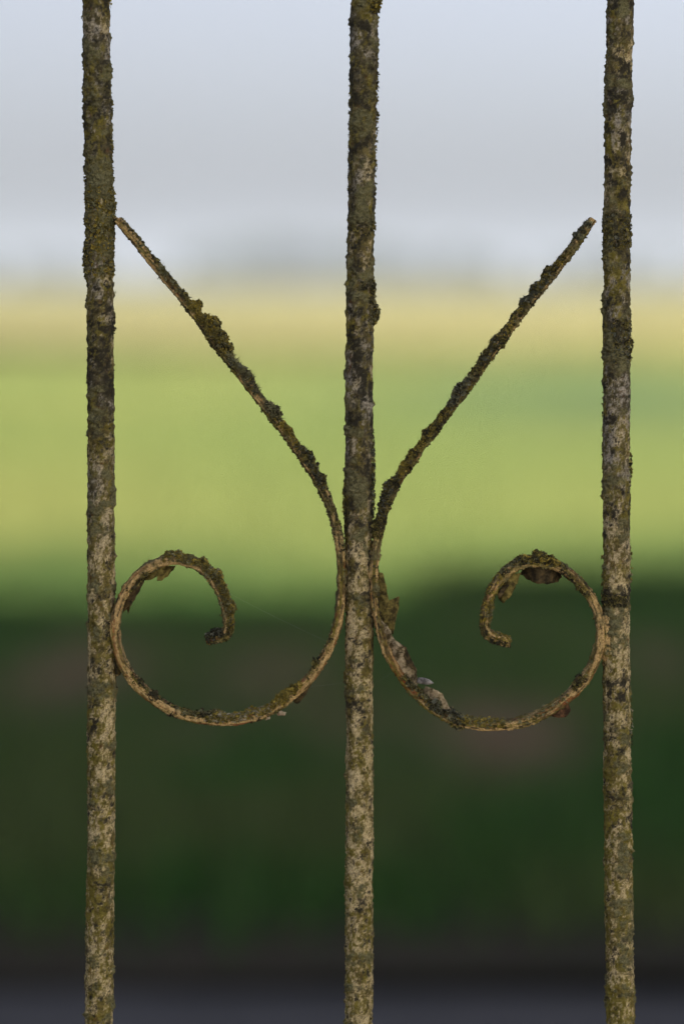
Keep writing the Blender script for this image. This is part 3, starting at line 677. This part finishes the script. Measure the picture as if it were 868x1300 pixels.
right_scroll, qR, NR, ssR = scroll(RIGHT, 37, 1,
    [(0, .3, .25, .3, .3, .02), (60, .2, .3, .45, .3, .02), (sr(592, 493), .2, .3, .4, .35, .02), (sr(490, 645), .15, .25, .3, .4, .04), (sr(476, 705), .45, .1, .4, .2, .12), (sr(476, 765), .5, .08, .45, .15, .15), (sr(490, 825), .5, .06, .4, .2, .4),
     (sr(524, 878), .35, .15, .35, .3, .2), (sr(560, 907), .35, .25, .45, .22, .12), (sr(630, 922), .45, .08, .65, .12, .2), (sr(690, 908), .5, .05, .6, .1, .35), (sr(740, 868), .55, .05, .6, .08, .25), (sr(763, 810), .7, .04, .6, .05, .1), (sr(740, 745), .45, .08, .55, .15, .15),
     (sr(700, 718), .3, .4, .5, .2, .05), (sr(650, 722), .35, .15, .6, .18, .15), (sr(617, 785), .4, .15, .6, .12, .2), (sr(622, 808), .35, .12, .4, .12, .55), (sr(648, 817), .35, .25, .45, .15, .1)],
    [((750, 283), (735, 304), 1, 5.5, 2.2, 2.4, [BL, DK, G], 0), ((735, 305), (716, 330), 1, 1.4, .6, 1.9, [O, DK], 0), ((718, 328), (692, 360), 1, 5.5, 2.3, 2.4, [O, YE, BL, DK], 3), ((694, 358), (664, 396), 1, 6.0, 2.6, 2.4, [BL, BL, DK, O], 4),
     ((668, 390), (640, 428), 1, 4.5, 2.0, 2.3, [O, YE, DK], 0), ((642, 425), (612, 466), 1, 5.5, 2.4, 2.4, [O, DK, BL], 4), ((646, 420), (630, 441), -1, 4.5, 1.8, 2.3, [O, DK], 0), ((612, 466), (600, 482), 1, 3.0, 1.6, 2.2, [DK, O], 0),
     ((602, 480), (572, 520), 1, 6.2, 2.6, 2.4, [BL, DK, G], 4), ((572, 520), (540, 561), 1, 3.5, 1.6, 2.2, [O, YE, DK], 0), ((552, 545), (516, 596), 1, 4.6, 2.0, 2.4, [O, YE, DK], 0), ((520, 590), (508, 607), 1, 8.0, 2.4, 2.5, [YE, O], 0),
     ((510, 604), (486, 655), 1, 6.2, 2.6, 2.5, [DK, O, BL], 0), ((488, 650), (479, 682), 1, 4.5, 2.0, 2.4, [DK, O], 0), ((560, 535), (545, 555), -1, 2.5, 1.2, 2.1, [O, DK], 0), ((526, 580), (512, 602), -1, 3.0, 1.4, 2.2, [O, DK], 0), ((504, 612), (480, 680), -1, 2.0, .9, 2.0, [DK, O], 0), ((740, 297), (560, 536), -1, 1.2, .5, 1.9, [DK, O], 0),
     ((478, 720), (480, 790), -1, 1.0, .5, 1.8, [O, DK], 0), ((510, 860), (548, 900), 1, 4.0, 2.0, 2.3, [G, DK, O], 0), ((540, 894), (586, 918), 1, 6.0, 3.0, 2.4, [G, BL, DK], 0), ((580, 917), (640, 923), 1, 3.0, 2.0, 2.2, [G, O, YE], 0), ((572, 913), (590, 919), -1, 4.5, 1.6, 2.3, [DK, O], 0),
     ((640, 923), (756, 840), 1, 1.0, .5, 1.8, [O, G], 0), ((744, 864), (731, 878), 1, 5.0, 1.8, 2.4, [DK, DK, O], 0), ((710, 721), (662, 717), -1, 5.5, 3.2, 2.5, [O, YE, DK], 0), ((716, 724), (640, 732), -1, 2.0, 1.4, 2.3, [O, DK, G], 0), ((748, 757), (712, 723), 1, 2.5, 1.4, 2.2, [DK, O], 0),
     ((640, 731), (616, 790), -1, 1.2, .8, 2.0, [O, YE], 0), ((620, 766), (616, 795), 1, 3.5, 1.6, 2.3, [G, O], 0), ((616, 795), (626, 811), -1, 2.5, 1.4, 2.3, [O, DK], 0), ((624, 810), (648, 817), 1, 1.6, 1.0, 2.1, [O, YE], 0), ((624, 810), (648, 817), -1, 1.4, 1.0, 2.0, [DK], 0)])

# ---- curled flakes of paint and crust hanging on the scrolls
def flake(poly, mat, parent, y0, curl=0.004, thick=0.0005, seed=1, name='paint_flake', label=None):
    p = np.array(poly, float); c = p.mean(0); n = len(p)
    dense = []
    for i in range(n):
        for t in np.linspace(0, 1, 5, endpoint=False): dense.append(p[i] * (1 - t) + p[(i + 1) % n] * t)
    p = np.array(dense); n = len(p)
    p = p + np.stack([vnoise(np.stack([p[:, 0], p[:, 1], p[:, 0] * 0 + seed], 1), (3, 3, 1), seed + k) for k in (0, 5)], 1) * 1.0
    rings = [p * (1 - t) + c * t for t in (0, .3, .6, .85)]
    q = np.concatenate(rings + [[c]])
    yy = y0 + curl * (((q[:, 0] - c[0]) / 14) ** 2 + .4 * ((q[:, 1] - c[1]) / 14)) + .0007 * vnoise(np.stack([q[:, 0], q[:, 1], q[:, 0] * 0 + seed], 1), (7, 7, 1), seed)
    fr = np.array([P(a, b, y) for (a, b), y in zip(q, yy)]); bk = fr + [0, thick, 0]
    bk[:n] = fr[:n] + [0, thick * .5, 0]
    m = len(q); f4 = []; f3 = []
    for r in range(3):
        for i in range(n):
            a, b = r * n + i, r * n + (i + 1) % n
            f4.append([a, b, b + n, a + n]); f4.append([m + a + n, m + b + n, m + b, m + a])
    for i in range(n):
        a, b = 3 * n + i, 3 * n + (i + 1) % n
        f3.append([a, b, m - 1]); f3.append([m + b, m + a, 2 * m - 1]); f4.append([i, m + i, m + (i + 1) % n, (i + 1) % n])
    o = link(name, make_mesh(name, np.concatenate([fr, bk]), [np.array(f4), np.array(f3)], mat, True), parent)
    if label: o['label'] = label
    return o
z1 = lambda L: [(90 + a / 3.945, 660 + b / 3.945) for a, b in L]
z2 = lambda L: [(270 + a / 3.945, 660 + b / 3.945) for a, b in L]
z3 = lambda L: [(440 + a / 3.945, 660 + b / 3.945) for a, b in L]
z4 = lambda L: [(600 + a / 3.945, 660 + b / 3.945) for a, b in L]
flake(z1([(345, 300), (400, 255), (460, 232), (530, 232), (500, 265), (455, 308), (430, 303), (438, 278), (412, 298), (378, 302)]), M_FLAKE_OLIVE, left_scroll, -.002, .003, seed=3)
flake(z1([(372, 298), (350, 345), (318, 405), (295, 440), (288, 475), (276, 445), (258, 470), (280, 390), (315, 330), (345, 290)]), M_FLAKE_BROWN, left_scroll, -.001, .002, seed=9)
flake(z2([(318, 972), (345, 958), (368, 962), (362, 980), (325, 984)]), M_FLAKE_PALE, left_scroll, -.0055, .002, seed=17)
flake(z2([(262, 992), (290, 985), (288, 998), (266, 1003)]), M_FLAKE_PALE, left_scroll, -.0055, .002, seed=19)
flake(z2([(400, 905), (450, 855), (500, 810), (470, 870), (425, 925)]), M_FLAKE_BROWN, left_scroll, -.001, .002, seed=20)
flake(z3([(135, 262), (180, 266), (198, 330), (212, 412), (222, 400), (262, 384), (262, 440), (246, 500), (234, 575), (195, 560), (150, 480), (132, 360)]), M_FLAKE_OLIVE, right_scroll, -.0045, .003, seed=23)
flake(z3([(165, 500), (205, 530), (240, 600), (210, 630), (170, 580)]), M_FLAKE_TAN, right_scroll, -.0055, .002, seed=24)
flake(z3([(175, 600), (235, 596), (268, 618), (300, 660), (348, 748), (356, 810), (345, 865), (290, 830), (235, 750), (195, 670)]), M_FLAKE_TAN, right_scroll, -.0052, .003, seed=29)
flake(z3([(260, 612), (296, 640), (345, 740), (352, 765), (310, 735), (270, 660)]), M_FLAKE_BROWN, right_scroll, -.0060, .002, seed=30)
flake(z3([(392, 832), (440, 850), (482, 872), (497, 905), (530, 965), (470, 965), (410, 930), (370, 880)]), M_FLAKE_TAN, right_scroll, -.004, .003, seed=31)
flake(z4([(232, 268), (275, 300), (320, 318), (370, 323), (420, 312), (444, 292), (440, 240), (350, 215), (262, 225)]), M_FLAKE_BROWN, right_scroll, -.0045, .003, seed=37)
flake(z4([(238, 270), (215, 330), (190, 385), (150, 418), (128, 400), (122, 360), (160, 310), (200, 270)]), M_FLAKE_OLIVE, right_scroll, -.0035, .003, seed=41)
flake(z4([(120, 375), (150, 330), (180, 322), (165, 352), (130, 395)]), M_FLAKE_BROWN, right_scroll, -.0048, .001, seed=42)
flake(z4([(372, 980), (400, 940), (450, 905), (478, 915), (488, 955), (465, 988), (428, 996)]), M_FLAKE_RUST, right_scroll, -.002, .002, seed=43)

flake(z4([(505, 825), (515, 790), (535, 775), (560, 768), (575, 800), (540, 840)]), M_FLAKE_BROWN, right_scroll, -.004, .002, seed=47)

# ---- weld beads where strip and bar meet
def weld(px, py, rx, rz, ry, y, seed, paint, moss, dark):
    nu, nv = 28, 36
    th = np.linspace(0.02, np.pi - .02, nv); ph = np.arange(nu) / nu * 2 * np.pi
    TH, PH = np.meshgrid(th, ph, indexing='ij')
    n = np.stack([np.sin(TH) * np.cos(PH), np.sin(TH) * np.sin(PH), np.cos(TH)], -1).reshape(-1, 3)
    c = P(px, py, y); v = c + n * [rx * S, ry * S, rz * S]
    p = v * 1000 + seed
    h = .0003 * fbm(p, (2.5, 2.5, 2.5), seed, 3, .6); v = v + n * h[:, None]
    k = np.zeros(len(v)); sp = fbm(p, (3, 3, 3), seed + 9, 4, .65)
    A = np.stack([cover(sp, paint + k), cover(fbm(p, (3, 3, 3), seed + 50, 3), .1 + k), cover(-sp, moss + k)], 1)
    B = np.stack([cover(fbm(p, (3, 3, 3), seed + 70, 4), dark + k), cover(fbm(p, (3, 3, 3), seed + 33, 3), .12 + k), k], 1)
    return link('weld', make_mesh('weld', v, grid_faces(nv, nu, True), M_SCROLL, True, {'cover_a': A, 'cover_b': B}), rail)
weld(147, 280, 3.2, 4.5, 7, -.001, 5, .3, .3, .3)
weld(148.5, 846, 5.5, 13, 8, .002, 6, .1, .2, .75)
weld(141.5, 782, 4.5, 15, 8, .001, 8, .55, .2, .2)
weld(440, 725, 4.2, 44, 8, -.0005, 11, .4, .3, .45)
weld(470.5, 722, 4.2, 26, 8, -.0035, 12, .6, .1, .25)
weld(472.5, 775, 3.6, 24, 8, .001, 15, .1, .2, .8)
weld(769, 808, 9.5, 34, 13, -.0015, 16, .85, .45, .04)

# ---- the little grey husk on the right scroll
def husk():
    a, b = P(529.5, 863.5, -.0065), P(550.0, 867.5, -.0058)
    ax = (b - a); ln = np.linalg.norm(ax); ax /= ln
    up = np.array([0, 0, 1.0]) - ax * ax[2]; up /= np.linalg.norm(up); fw = np.cross(ax, up)
    prof = [(0, 3.1), (.05, 3.6), (.25, 4.6), (.5, 4.5), (.72, 3.6), (.88, 2.0), (1, .4)]
    n = 20; V = []
    root = bpy.data.objects.new('husk', None); col.objects.link(root); root.location = tuple(a * 0)
    tag(root, 'small pale grey husk with a dark open end resting on the right scroll', 'husk')
    for t, r in prof:
        for i in range(n):
            w = i / n * 2 * np.pi; rr = r * S * (1 + .10 * math.sin(3 * w + t * 3) + rng.normal(0, .03))
            V.append(a + ax * ln * t + rr * (up * math.cos(w) * .92 + fw * math.sin(w)))
    f = grid_faces(len(prof), n, True); V.append(b); e = len(prof) - 1
    link('shell', make_mesh('shell', np.array(V), [f, np.array([[e * n + i, e * n + (i + 1) % n, len(V) - 1] for i in range(n)])], M_HUSK), root)
    V = [a + ax * ln * .03 + 3.2 * S * (up * math.cos(i / n * 6.2832) * .92 + fw * math.sin(i / n * 6.2832)) for i in range(n)] + [a + ax * ln * .3]
    link('opening', make_mesh('opening', np.array(V), np.array([[i, (i + 1) % n, n] for i in range(n)]), M_HUSK_IN), root)
husk()

# ---- a few strands of spider silk
M_SILK = NT('silk', 0.4, 0.5); M_SILK.b.inputs['Base Color'].default_value = (0.5, 0.5, 0.5, 1)
def thread(a, b, ya, yb, sag, label):
    A, B = P(*a, ya), P(*b, yb); V = []
    for t in np.linspace(0, 1, 24):
        p = A * (1 - t) + B * t; p[2] -= sag * S * 4 * t * (1 - t)
        for w in (0, 2.094, 4.189): V.append(p + .000016 * np.array([0.3 * math.sin(w), math.cos(w), math.sin(w)]))
    tag(link('cobweb_thread', make_mesh('cobweb_thread', np.array(V), grid_faces(24, 3, True), M_SILK.m)), label, 'cobweb', group='strands of spider silk on the railing')
thread((289, 752), (424, 818), -.002, -.004, 2, 'spider thread slanting from the left curl to the left scroll arm')
thread((386, 872), (439, 866), -.004, -.006, 1, 'short spider thread from left scroll to the middle bar')
thread((474, 868), (502, 850), -.006, -.005, 1, 'short spider thread from the middle bar to the right scroll')

# ------------------------------------------------------------------ hazy air over the fields
hv, hf = box((-3100, -3100, -1.02), (3100, 3100, 24.0))
M_HAZE = bpy.data.materials.new('haze'); M_HAZE.use_nodes = True
ht = M_HAZE.node_tree; ht.nodes.clear(); ho = ht.nodes.new('ShaderNodeOutputMaterial')
pv = ht.nodes.new('ShaderNodeVolumePrincipled'); pv.inputs['Color'].default_value = (0.44, 0.49, 0.585, 1); pv.inputs['Density'].default_value = 0.0010
pv.inputs['Anisotropy'].default_value = 0.0
ht.links.new(pv.outputs[0], ho.inputs['Volume'])
hz = link('haze', make_mesh('haze', hv, hf, M_HAZE, False)); tag(hz, 'thin pale haze lying over the fields', 'haze', 'stuff')
